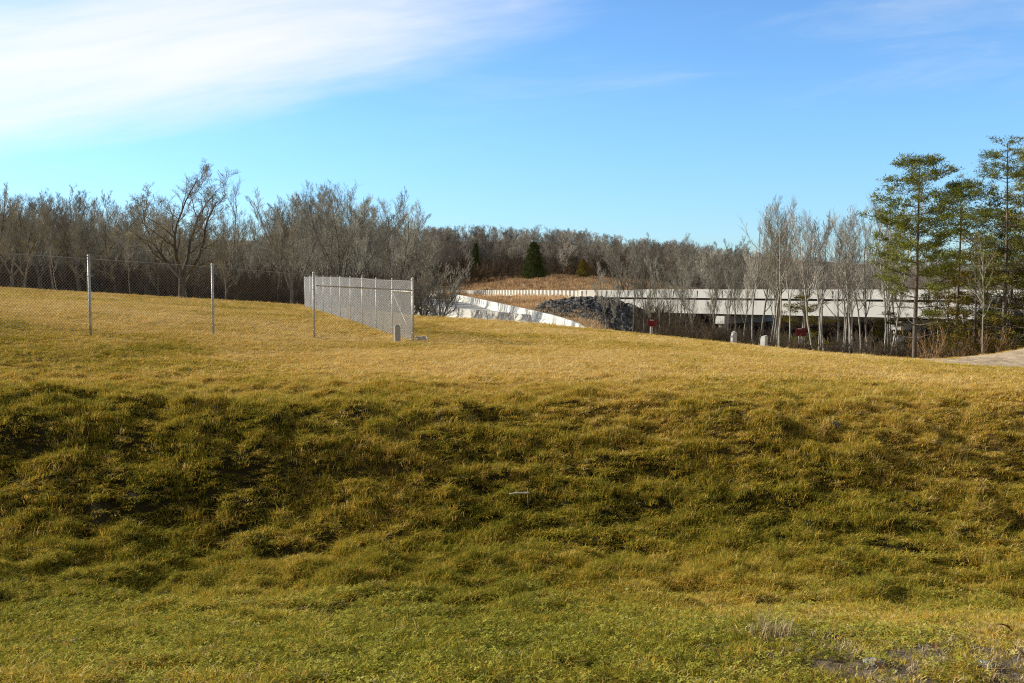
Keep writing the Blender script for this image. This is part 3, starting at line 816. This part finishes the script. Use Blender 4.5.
# rail along the last panel
a, b = bases[4] - P0, bases[5] - P0
mb = MB(); mb.tube([a + Vector((.05, .02, 1.50)), b + Vector((0, 0, 1.50))], .022, 8); mb.build('brace_rail', M['galv'], ff, True)
Cx, Cy = FP[-1]; dr = Vector((-9.7, 31, 0)).normalized()
RP = [(Cx + dr.x * (3.1 * i + .12), Cy + dr.y * (3.1 * i + .12), 1.80, .03) for i in range(11)]
rf_, RP0, rb_ = fence('chain_link_fence', 'chain link fence receding from the corner away over the field, pale and dense', RP, 1.79, True, .0041, 'mesh_sunlit', .072)
a, b = rb_[0] - RP0, rb_[1] - RP0
mb = MB(); mb.tube([a + Vector((0, 0, 1.46)), b + Vector((0, 0, 1.46))], .026, 8); mb.build('brace_rail', M['galv'], rf_, True)
mb = MB(); mb.tube([a + Vector((0, 0, .12)), b + Vector((0, 0, 1.4))], .009, 6); mb.build('truss_rod', M['galv'], rf_, True)
# concrete block and wire coil lying at the corner
def lumpy(seed, r, sq=(1, 1, .6), n=2, rough=.22):
    b = bmesh.new(); bmesh.ops.create_icosphere(b, subdivisions=n, radius=1)
    q = random.Random(seed); ax = [Vector((q.gauss(0, 1), q.gauss(0, 1), q.gauss(0, 1))).normalized() for _ in range(7)]
    off = [q.uniform(.55, .95) for _ in ax]
    for v in b.verts:
        for a_, o_ in zip(ax, off):
            d_ = v.co.dot(a_)
            if d_ > o_: v.co -= a_ * (d_ - o_)
        v.co *= 1 + q.uniform(-rough, rough) * .3
        v.co = Vector((v.co.x * r * sq[0], v.co.y * r * sq[1], v.co.z * r * sq[2]))
    return b
def from_bm(name, b, mat, loc, rz=0, parent=None):
    me = bpy.data.meshes.new(name); b.to_mesh(me); b.free(); me.materials.append(mat)
    o_ = bpy.data.objects.new(name, me); COL.objects.link(o_); o_.location = loc; o_.rotation_euler[2] = rz
    if parent: o_.parent = parent
    return o_
bx_, by_ = post_at(397, 28.7)
o_ = MB(); o_.box((0, 0, .22), (.17, .16, .5)); o_.box((0, 0, .485), (.13, .12, .03)); o_ = o_.build('concrete_block', M['pavement']); o_.location = (bx_, by_, gz(bx_, by_)); o_.rotation_euler[2] = .3
md = o_.modifiers.new('bevel', 'BEVEL'); md.width = .02
tag(o_, 'grey upright concrete block at the foot of the fence corner', 'block')
wx_, wy_ = post_at(421, 28.8)
mb = MB(); pts = []
for i in range(70):
    t = i / 69 * 6.283 * 5; rr = .17 + .025 * math.sin(i * 1.7)
    pts.append((rr * math.cos(t), rr * math.sin(t) * .8, .05 + .10 * i / 69 + .02 * math.sin(i * 2.3)))
mb.tube(pts, .009, 5); mb.tube([(-.17, 0, .05), (-.3, .02, .03), (-.45, 0, .04)], .012, 5)
o_ = mb.build('wire_coil', M['galv']); o_.location = (wx_, wy_, gz(wx_, wy_) + .03); tag(o_, 'loose coil of grey fence wire on the grass right of the corner post', 'wire coil')

# ------------------------------------------------------------------ ramp road, barriers, highway
def line_pts(spec): return [Vector(((px - 512) / 1000 * Y, Y, z)) for px, Y, z in spec]
farb = line_pts(((425, 150, -1.25), (452, 130, -1.2), (476, 114, -1.45), (499, 100, -1.68), (520, 91, -1.85), (540, 84, -2.0), (560, 77, -2.15), (575, 72, -2.3), (592, 64, -2.6)))
nearb = [Vector(p) + Vector((0, 0, .5)) for p in ((-40, 128, -1.2), (-24, 108, -1.55), (-13.5, 92, -1.65), (-7.5, 80, -1.72), (-3, 72, -1.88), (1.2, 66, -2.05), (4.0, 60, -2.4))]
def resample(P, n):
    d = [0]
    for a_, b_ in zip(P[:-1], P[1:]): d.append(d[-1] + (b_ - a_).length)
    out = []
    for i in range(n):
        t = d[-1] * i / (n - 1); j = max(k_ for k_ in range(len(d)) if d[k_] <= t + 1e-9); j = min(j, len(P) - 2)
        out.append(P[j].lerp(P[j + 1], (t - d[j]) / (d[j + 1] - d[j])))
    return out
fa, ne = resample(farb, 40), resample(nearb, 40)
V, F = [], []
for i in range(40):
    for j in range(13):
        p = ne[i].lerp(fa[i], j / 12); g = gz(p.x, p.y)
        V.append((p.x, p.y, max(g + .05, p.z)))
for i in range(39):
    for j in range(12):
        k = i * 13 + j; F.append((k, k + 13, k + 14, k + 1))
me = bpy.data.meshes.new('ramp_road'); me.from_pydata(V, [], F); me.materials.append(M['pavement'])
o_ = bpy.data.objects.new('ramp_road', me); COL.objects.link(o_); tag(o_, kind='structure')
# low concrete barrier: jersey profile
JP = [(-.30, -.4), (.30, -.4), (.30, .08), (.16, .28), (.09, .82), (-.09, .82), (-.16, .28), (-.30, .08)]
def barrier_run(P, n, labelf, group, hs=1.0):
    Q = resample(P, n + 1)
    for i in range(n):
        a_, b_ = Q[i], Q[i + 1]; d_ = (b_ - a_).normalized()
        c_ = (a_ + b_) / 2
        a2, b2 = a_ + d_ * .012 - c_, b_ - d_ * .012 - c_
        mb = MB(); mb.loft([a2, a2.lerp(b2, .5), b2], [(x, h * hs) for x, h in JP])
        o2 = mb.build('concrete_barrier', M['concrete']); o2.location = c_
        tag(o2, labelf(i, n), 'barrier', group)
barrier_run(farb[1:], 9, lambda i, n: '%s white barrier segment from the left along the far side of the ramp' % ('first second third fourth fifth sixth seventh eighth ninth'.split()[i]), 'white barriers along the far side of the ramp')
barrier_run(nearb[2:6], 7, lambda i, n: '%s pale barrier segment from the left on the near side of the ramp' % ('first second third fourth fifth sixth seventh'.split()[i]), 'pale barriers on the near side of the ramp', .95)

# highway and its parapet left of the bridge, then the bridge
AB = Vector((8.2, 118, -.62)); BE = Vector((37.4, 90, -.35)); dB = (BE - AB); LB = math.hypot(dB.x, dB.y)
hw = [AB, Vector((3.2, 125.5, -.62)), Vector((-2, 135, -.75)), Vector((-8, 149, -.95)), Vector((-14, 165, -1.15)), Vector((-30, 195, -1.1))]
hw = resample(hw, 40)
def side_pts(P, off):
    out = []
    for i, p in enumerate(P):
        d_ = P[min(i + 1, len(P) - 1)] - P[max(i - 1, 0)]; d_.z = 0; d_.normalize(); out.append(p + Vector((d_.y, -d_.x, 0)) * off)
    return out
h2 = side_pts(hw, 10)
V = []; F = []
for a_, b_ in zip(hw, h2):
    for t in (0, .5, 1): V.append(tuple(a_.lerp(b_, t)))
for i in range(39):
    for j in range(2):
        k = i * 3 + j; F.append((k, k + 1, k + 4, k + 3))
me = bpy.data.meshes.new('highway'); me.from_pydata(V, [], F); me.materials.append(M['pavement'])
o_ = bpy.data.objects.new('highway', me); COL.objects.link(o_); tag(o_, kind='structure')
root = empty('parapet', AB, 0, 'white parapet of short square posts on a kerb, running left from the bridge', 'parapet')
W = [p - AB for p in resample(hw[:34], 92)]
mb = MB(); mb.loft(W, [(-.22, -.9), (.22, -.9), (.22, .12), (-.22, .12)]); mb.build('kerb', M['concrete'], root)
mb = MB(); mb.loft(side_pts(W, .30), [(-.05, .12), (.05, .12), (.05, .62), (-.05, .62)]); mb.build('rail', M['steel_and_shade'], root)
for i in range(0, 92):
    p = W[i]; d_ = W[min(i + 1, 91)] - W[max(i - 1, 0)]
    mb = MB(); mb.box((p.x, p.y, p.z + .45), (.36, .40, .66), math.atan2(d_.y, d_.x)); mb.build('post', M['concrete'], root)

bridge = empty('bridge', AB, 0, 'white concrete road bridge with solid parapet and deep girder, half hidden behind bare trees', 'bridge')
u_ = Vector((dB.x, dB.y, 0)).normalized(); nb_ = Vector((u_.y, -u_.x, 0))   # nb_ points to the camera side
def bp_at(t, off=0, z=0): return Vector((0, 0, 0)) + dB * t - nb_ * off * -1 + Vector((0, 0, z))
ends = [bp_at(-.01), bp_at(.5), bp_at(1.12)]
# profiles: (side, up), side positive to the left of travel (away from the camera side)
def strip(name, prof, mat, P=ends):
    mb = MB(); mb.loft(P, prof); return mb.build(name, mat, bridge)
par = strip('parapet', [(-.15, .04), (.049, .04), (.049, .06), (.15, .06), (.12, .86), (-.12, .86)], M['concrete'])
strip('deck_shade', [(.05, -.17), (11, -.17), (11, .055), (.05, .055)], M['steel_and_shade'])  # dark colour stands in for overhang shade between parapet and girder
strip('girder', [(-.02, -1.62), (.5, -1.62), (.5, -.175), (-.02, -.175)], M['concrete'])
strip('bearing_beam', [(.6, -1.70), (10.5, -1.70), (10.5, -.18), (.6, -.18)], M['steel_and_shade'])
strip('parapet', [(10.8, .06), (11.0, .06), (11.0, .86), (10.8, .86)], M['concrete'])
for t in np.linspace(.02, 1.08, 15):
    p = bp_at(t) ; mb = MB(); c_ = p + nb_ * .135 + Vector((0, 0, .46)); mb.box((c_.x, c_.y, c_.z), (.05, .06, .7), math.atan2(u_.y, u_.x)); mb.build('joint_cover', M['steel_and_shade'] , bridge)
for t, in ((.47,), (.93,)):
    pr = MB(); base = bp_at(t); ang = math.atan2(u_.y, u_.x)
    c_ = base - nb_ * 5.5
    pr.box((c_.x, c_.y, -2.12), (1.1, 11.4, .8), ang)
    for o2 in (-.6, -5.5, -10.2):
        c2 = base + nb_ * o2; pr.tube([(c2.x, c2.y, -8), (c2.x, c2.y, -2.53)], .48, 14)
    pr.build('pier', M['concrete'], bridge)
mb = MB(); c_ = bp_at(.015) - nb_ * 5.4; mb.box((c_.x, c_.y, -1.9), (1.3, 11.0, 2.7), math.atan2(u_.y, u_.x)); mb.build('abutment', M['concrete'], bridge)

# riprap below the abutment
rp = []
for i in range(6):
    b = lumpy(i, 1, (1, .8, .65), 2, .3); me = bpy.data.meshes.new('rock_%d' % i); b.to_mesh(me); b.free(); me.materials.append(M['rock']); rp.append(bpy.data.objects.new('rock_%d' % i, me))
rx, ry = [], []
while len(rx) < 3400:
    px = rng.uniform(535, 675); Y = rng.uniform(70, 122); X = (px - 512) / 1000 * Y
    s_ = (X - AB.x) * u_.x + (Y - AB.y) * u_.y; off = (X - AB.x) * nb_.x + (Y - AB.y) * nb_.y   # along the bridge, and out towards the camera
    rr_ = ((s_ - 7.5 - .28 * off) / 5.6) ** 2 + ((off - 9) / 14) ** 2
    if rr_ + rng.gauss(0, .12) < 1: rx.append(X); ry.append(Y)
rx, ry = np.array(rx), np.array(ry)
s_ = (rx - AB.x) * u_.x + (ry - AB.y) * u_.y; off = (rx - AB.x) * nb_.x + (ry - AB.y) * nb_.y
heap = 1.35 * np.exp(-((s_ - 8.0) / 4.2) ** 2) * np.exp(-((off - 5) / 6.5) ** 2)
rz_ = ground_z(rx, ry) + heap * nrng.uniform(.6, 1, len(rx)); rz_ = np.minimum(rz_, -.35 + nrng.uniform(-.3, .1, len(rx)))
rs = .16 + .34 * nrng.random(len(rx)) ** 2
stuff_instances('riprap', np.c_[rx, ry, rz_], nrng.random((len(rx), 3)) * 6.28, np.c_[rs, rs, rs], np.zeros(len(rx)), nrng.integers(0, 6, len(rx)), rp)

# ------------------------------------------------------------------ red signs, white stubs
def red_sign(px, row_top, row_bot, Y, w, label, rz):
    p = at(px, row_top, Y); g = gz(p.x, p.y)
    h = (row_bot - row_top) / 1000 * Y
    root = empty('red_sign', (p.x, p.y, g), rz, label, 'sign', None)
    top = p.z - g
    mb = MB(); mb.box((0, 0, top - h / 2), (w, .03, h)); o2 = mb.build('panel', M['red'], root); md = o2.modifiers.new('bevel', 'BEVEL'); md.width = .012
    mb = MB(); mb.box((-w * .12, -.022, top - h * .1), (w * .4, .008, h * .14)); mb.build('white_patch', M['white'], root)
    mb = MB(); mb.box((-w * .1, .045, (top + .0) / 2 - .1), (.12, .05, top + .2 - .15)); mb.build('post', M['white'], root)
red_sign(653, 319.5, 326.5, 52, .56, 'small red sign on a white post left of the bridge pier', .12)
red_sign(801, 328, 336, 50, .50, 'small red sign on a pale post between the slim trees right of the white stubs', -.1)
for px, rt, Y, lb in ((734, 331, 47.5, 'tapered white stub post below the bridge pier, left of two'), (764, 336, 46.5, 'square white stub post below the bridge, right of two')):
    p = at(px, rt, Y); g = gz(p.x, p.y); hh = max(p.z - g, .4)
    mb = MB(); mb.tube([(0, 0, -.2), (0, 0, hh * .7), (.02, 0, hh * .9), (.0, 0, hh)], [.16, .15, .13, .05] if px < 750 else [.17, .17, .17, .15], 10 if px < 750 else 4)
    o2 = mb.build('white_stub', M['white']); o2.location = (p.x, p.y, g); tag(o2, lb, 'marker post')

# ------------------------------------------------------------------ small things in the near grass
def near_point(px, row):
    lo, hi = 2.0, 40.0
    for Y in np.arange(2.5, 30, .02):
        p = at(px, row, Y)
        if p.z <= gz(p.x, p.y): return Vector((p.x, p.y, gz(p.x, p.y)))
p = near_point(521, 507)
mb = MB(); mb.tube([(-.13, 0, .10), (-.04, .0, .115), (.05, .01, .11), (.09, 0, .115)], [.007, .010, .011, .007], 6); mb.tube([(.075, .01, -.02), (.07, 0, .08), (.072, .0, .17)], [.005, .004, .002], 5)
o2 = mb.build('dry_stick', M['dry_wood']); o2.location = p + Vector((0, 0, .04)); tag(o2, 'pale dry stick lying crosswise in the shaded grass of the bank', 'stick')
# tuft of dead straw
p = near_point(772, 640); t_ = tuft('straw_tuft', 170, .12, .16, .004, .9, M['straw'], 900); COL.objects.link(t_); t_.location = p
tag(t_, 'pale tuft of dead straw standing up at the lower right', 'grass tuft')
stones = [(821, 608, .045, 'flat blue-grey stone in the green grass at the lower right'), (874, 664, .04, 'grey stone near the bottom edge at the right'), (930, 604, .035, 'grey stone among straw at the right, above the orange leaf'),
          (740, 590, .03, 'pale stone in the grass above the straw tuft'), (905, 628, .035, 'grey stone right of the straw tuft'), (956, 575, .03, 'small pale stone highest up at the right'),
          (700, 672, .035, 'grey stone at the bottom edge below the straw tuft'), (194, 678, .035, 'grey stone at the bottom edge on the left'), (835, 428, .10, 'dark flat rock on top of the bank at the right'), (985, 668, .035, 'dull stone in the bottom right corner'), (640, 655, .025, 'little pale stone left of the straw tuft'), (800, 655, .03, 'grey stone just right of the straw tuft shadow')]
for i, (px, row, r_, lb) in enumerate(stones):
    p = near_point(px, row); o2 = from_bm('stone', lumpy(50 + i, r_, (1.3, .9, .6), 2, .25), M['rock'] if i == 8 else M['stone'], p + Vector((0, 0, r_ * .22)), rng.uniform(0, 6)); tag(o2, lb, 'stone')
def leaf_mesh(seed):
    q = random.Random(seed); n_ = 9; V = []; F = []
    for i in range(n_ + 1):
        t = i / n_; w = .5 * math.sin(math.pi * min(1, t * .96 + .02)) ** .8 * (1 + .25 * math.sin(i * 2.4)) * .6
        z = .18 * math.sin(t * 3 + seed); V += [(t - .5, -w, z + .15 * w), (t - .5, 0, z), (t - .5, w, z + .25 * w)]
    for i in range(n_): 
        k = i * 3; F += [(k, k + 3, k + 4, k + 1), (k + 1, k + 4, k + 5, k + 2)]
    me = bpy.data.meshes.new('dead_leaf'); me.from_pydata(V, [], F); me.materials.append(M['dead_leaf']); return me
leaves = [leaf_mesh(i) for i in range(4)]
lp = [(1003, 637, .10, 'orange-brown crumpled dead leaf near the bottom right corner'), (553, 601, .05, 'small brown dead leaf beside the bare patch below the middle'), (880, 676, .06, 'brown dead leaf at the bottom edge by the grey stone'), (935, 655, .05, 'brown dead leaf between the grey stone and the orange leaf'),
      (330, 640, .05, 'brown dead leaf alone in the green grass on the left'), (120, 600, .045, 'tan dead leaf in the grass at the far left'), (610, 570, .045, 'tan dead leaf in the grass right of the middle'), (760, 668, .05, 'brown dead leaf below the straw tuft')]
for i, (px, row, s_, lb) in enumerate(lp):
    p = near_point(px, row); o2 = bpy.data.objects.new('dead_leaf', leaves[i % 4]); COL.objects.link(o2); o2.location = p + Vector((0, 0, .04)); o2.scale = (s_, s_, s_); o2.rotation_euler = (rng.uniform(-.4, .4), rng.uniform(-.4, .4), rng.uniform(0, 6)); tag(o2, lb, 'leaf')
# loose straw litter
sp_ = [tuft('litter_%d' % i, 14, .06, .03, .004, 2.6, M['straw'], 950 + i) for i in range(3)]
sx, sy = wedge_pts(2.6, 8.5, 210)
kk = nrng.random(len(sx)) < np.clip(.38 + .7 * smooth(.4, 2.2, sx) * (1 - smooth(4.6, 6.6, sy)), 0, 1)
sx, sy = sx[kk], sy[kk]
stuff_instances('straw_litter', np.c_[sx, sy, ground_z(sx, sy) + .008], np.c_[nrng.normal(0, .2, (len(sx), 2)), nrng.random(len(sx)) * 6.28], np.tile(nrng.uniform(.6, 1.4, len(sx))[:, None], 3), np.zeros(len(sx)), nrng.integers(0, 3, len(sx)), sp_)

# gravel in the worn soil at the lower right
gp = []
for i in range(4):
    b = lumpy(300 + i, 1, (1, .85, .6), 1, .3); me = bpy.data.meshes.new('pebble_%d' % i); b.to_mesh(me); b.free(); me.materials.append(M['stone']); gp.append(bpy.data.objects.new('pebble_%d' % i, me))
gx, gy = wedge_pts(2.6, 6.5, 120); kk = nrng.random(len(gx)) < worn_amount(gx, gy) * .9 + .02
gx, gy = gx[kk], gy[kk]; gs = .004 + .014 * nrng.random(len(gx)) ** 3
stuff_instances('gravel', np.c_[gx, gy, ground_z(gx, gy) + gs * .3], nrng.random((len(gx), 3)) * 6.28, np.c_[gs, gs, gs], np.zeros(len(gx)), nrng.integers(0, 4, len(gx)), gp)

# ------------------------------------------------------------------ sun, sky, camera
SUN = Vector((-.90, .30, .44)).normalized()
el = math.asin(SUN.z); azr = math.atan2(SUN.x, SUN.y)
ld = bpy.data.lights.new('sun', 'SUN'); ld.energy = 5.0; ld.angle = R(.5); ld.color = (1.0, .94, .80)
lo_ = bpy.data.objects.new('sun', ld); COL.objects.link(lo_); lo_.rotation_euler = SUN.to_track_quat('Z', 'Y').to_euler(); lo_.location = SUN * 50

w = bpy.data.worlds.new('World'); sc.world = w; w.use_nodes = True
nt = w.node_tree; nt.nodes.clear()
sky = N(nt, 'ShaderNodeTexSky', sky_type='NISHITA'); sky.sun_disc = False
sky.sun_elevation = el; sky.sun_rotation = azr; sky.air_density = 1.0; sky.dust_density = .1; sky.ozone_density = 1.6; sky.altitude = 200
hs = N(nt, 'ShaderNodeHueSaturation'); hs.inputs['Saturation'].default_value = 1.0; hs.inputs['Value'].default_value = 1.0
tn = N(nt, 'ShaderNodeMix', data_type='RGBA', blend_type='MULTIPLY'); tn.inputs[0].default_value = 1; tn.inputs[7].default_value = (.71, 1.05, 1.41, 1)
L(nt, sky.outputs[0], tn.inputs[6]); L(nt, tn.outputs[2], hs.inputs['Color'])
tc = N(nt, 'ShaderNodeTexCoord'); sx_ = N(nt, 'ShaderNodeSeparateXYZ'); L(nt, tc.outputs['Generated'], sx_.inputs[0])
def MT(op, a, b=None, c=None):
    n_ = N(nt, 'ShaderNodeMath', operation=op)
    for i, v in enumerate((a, b, c)):
        if v is None: continue
        if isinstance(v, (int, float)): n_.inputs[i].default_value = v
        else: L(nt, v, n_.inputs[i])
    return n_.outputs[0]
U = MT('DIVIDE', sx_.outputs['X'], MT('MAXIMUM', sx_.outputs['Y'], .05))     # tangent of azimuth
Vv = MT('DIVIDE', sx_.outputs['Z'], MT('MAXIMUM', sx_.outputs['Y'], .05))
# streak coordinates: along the band and across it, slightly tilted
al_ = MT('ADD', MT('MULTIPLY', U, .985), MT('MULTIPLY', Vv, .17))
ac_ = MT('SUBTRACT', MT('MULTIPLY', Vv, .985), MT('MULTIPLY', U, .14))
cb = N(nt, 'ShaderNodeCombineXYZ'); L(nt, MT('MULTIPLY', al_, 3.0), cb.inputs[0]); L(nt, MT('MULTIPLY', ac_, 16.0), cb.inputs[1])
n1 = N(nt, 'ShaderNodeTexNoise', Scale=1.0, Detail=9, Roughness=.6, Distortion=.5); L(nt, cb.outputs[0], n1.inputs['Vector'])
cb2 = N(nt, 'ShaderNodeCombineXYZ'); L(nt, MT('MULTIPLY', al_, 7.0), cb2.inputs[0]); L(nt, MT('MULTIPLY', ac_, 60.0), cb2.inputs[1])
n2 = N(nt, 'ShaderNodeTexNoise', Scale=1.0, Detail=8, Roughness=.6, Distortion=.3); L(nt, cb2.outputs[0], n2.inputs['Vector'])
# main cirrus bank: an elongated soft mass centred high on the left
ea = MT('DIVIDE', MT('ADD', al_, .37), .37); eb = MT('DIVIDE', MT('SUBTRACT', ac_, .272), .064)
rr = MT('ADD', MT('MULTIPLY', ea, ea), MT('MULTIPLY', eb, eb))
core = MT('SUBTRACT', 1.25, rr)
core = MT('ADD', core, MT('MULTIPLY', MT('SUBTRACT', n1.outputs['Fac'], .5), 1.7))
core = MT('ADD', core, MT('MULTIPLY', MT('SUBTRACT', n2.outputs['Fac'], .5), .95))
def sstep(a, b, v):
    r_ = N(nt, 'ShaderNodeMapRange', interpolation_type='SMOOTHSTEP'); r_.inputs['From Min'].default_value = a; r_.inputs['From Max'].default_value = b; L(nt, v, r_.inputs['Value']); return r_.outputs[0]
m1 = MT('MULTIPLY', sstep(-1.0, 1.7, core), .95)
m2 = MT('MULTIPLY', sstep(.46, .85, n1.outputs['Fac']), .30)
m2 = MT('MULTIPLY', m2, sstep(.08, .2, Vv))
mask = MT('MAXIMUM', m1, m2)
mask = MT('MULTIPLY', mask, sstep(.0, .06, sx_.outputs['Z']))
low = N(nt, 'ShaderNodeMix', data_type='RGBA', blend_type='MULTIPLY'); L(nt, MT('SUBTRACT', 1.0, sstep(-.02, .17, sx_.outputs['Z'])), low.inputs[0])
L(nt, hs.outputs[0], low.inputs[6]); low.inputs[7].default_value = (.80, .80, .90, 1)
mx = N(nt, 'ShaderNodeMix', data_type='RGBA'); L(nt, mask, mx.inputs[0]); L(nt, low.outputs[2], mx.inputs[6]); mx.inputs[7].default_value = (6.9, 6.9, 6.75, 1)
fill_grey = MT('MAXIMUM', sstep(.24, .55, sx_.outputs['Z']), MT('SUBTRACT', 1.0, sstep(-.35, .35, sx_.outputs['Y'])))  # added unseen grey sky overhead and behind camera, to neutralise blue fill
mv = N(nt, 'ShaderNodeMix', data_type='RGBA'); L(nt, MT('MULTIPLY', fill_grey, .85), mv.inputs[0]); L(nt, mx.outputs[2], mv.inputs[6]); mv.inputs[7].default_value = (1.55, 1.5, 1.4, 1)
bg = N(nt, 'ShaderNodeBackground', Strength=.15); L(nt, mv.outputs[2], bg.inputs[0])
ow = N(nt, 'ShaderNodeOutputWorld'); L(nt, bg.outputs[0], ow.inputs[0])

cd = bpy.data.cameras.new('camera'); cam = bpy.data.objects.new('camera', cd); COL.objects.link(cam)
cd.sensor_width = 36; cd.lens = 36 * FPX / 1024; cd.clip_end = 5000; cd.clip_start = .05
cam.location = (0, 0, EYE); cam.rotation_euler = (math.pi / 2 - PITCH, 0, 0)
sc.camera = cam
sc.view_settings.view_transform = 'Standard'; sc.view_settings.look = 'None'; sc.view_settings.exposure = 0
sc.cycles.use_denoising = False; sc.cycles.filter_width = 1.15
sc.cycles.max_bounces = 5; sc.cycles.diffuse_bounces = 3; sc.cycles.transmission_bounces = 3

for o_ in sc.objects:
    if 'label' in o_.keys() and len(o_['label'].split()) > 16: print('LONG', len(o_['label'].split()), o_['label'])
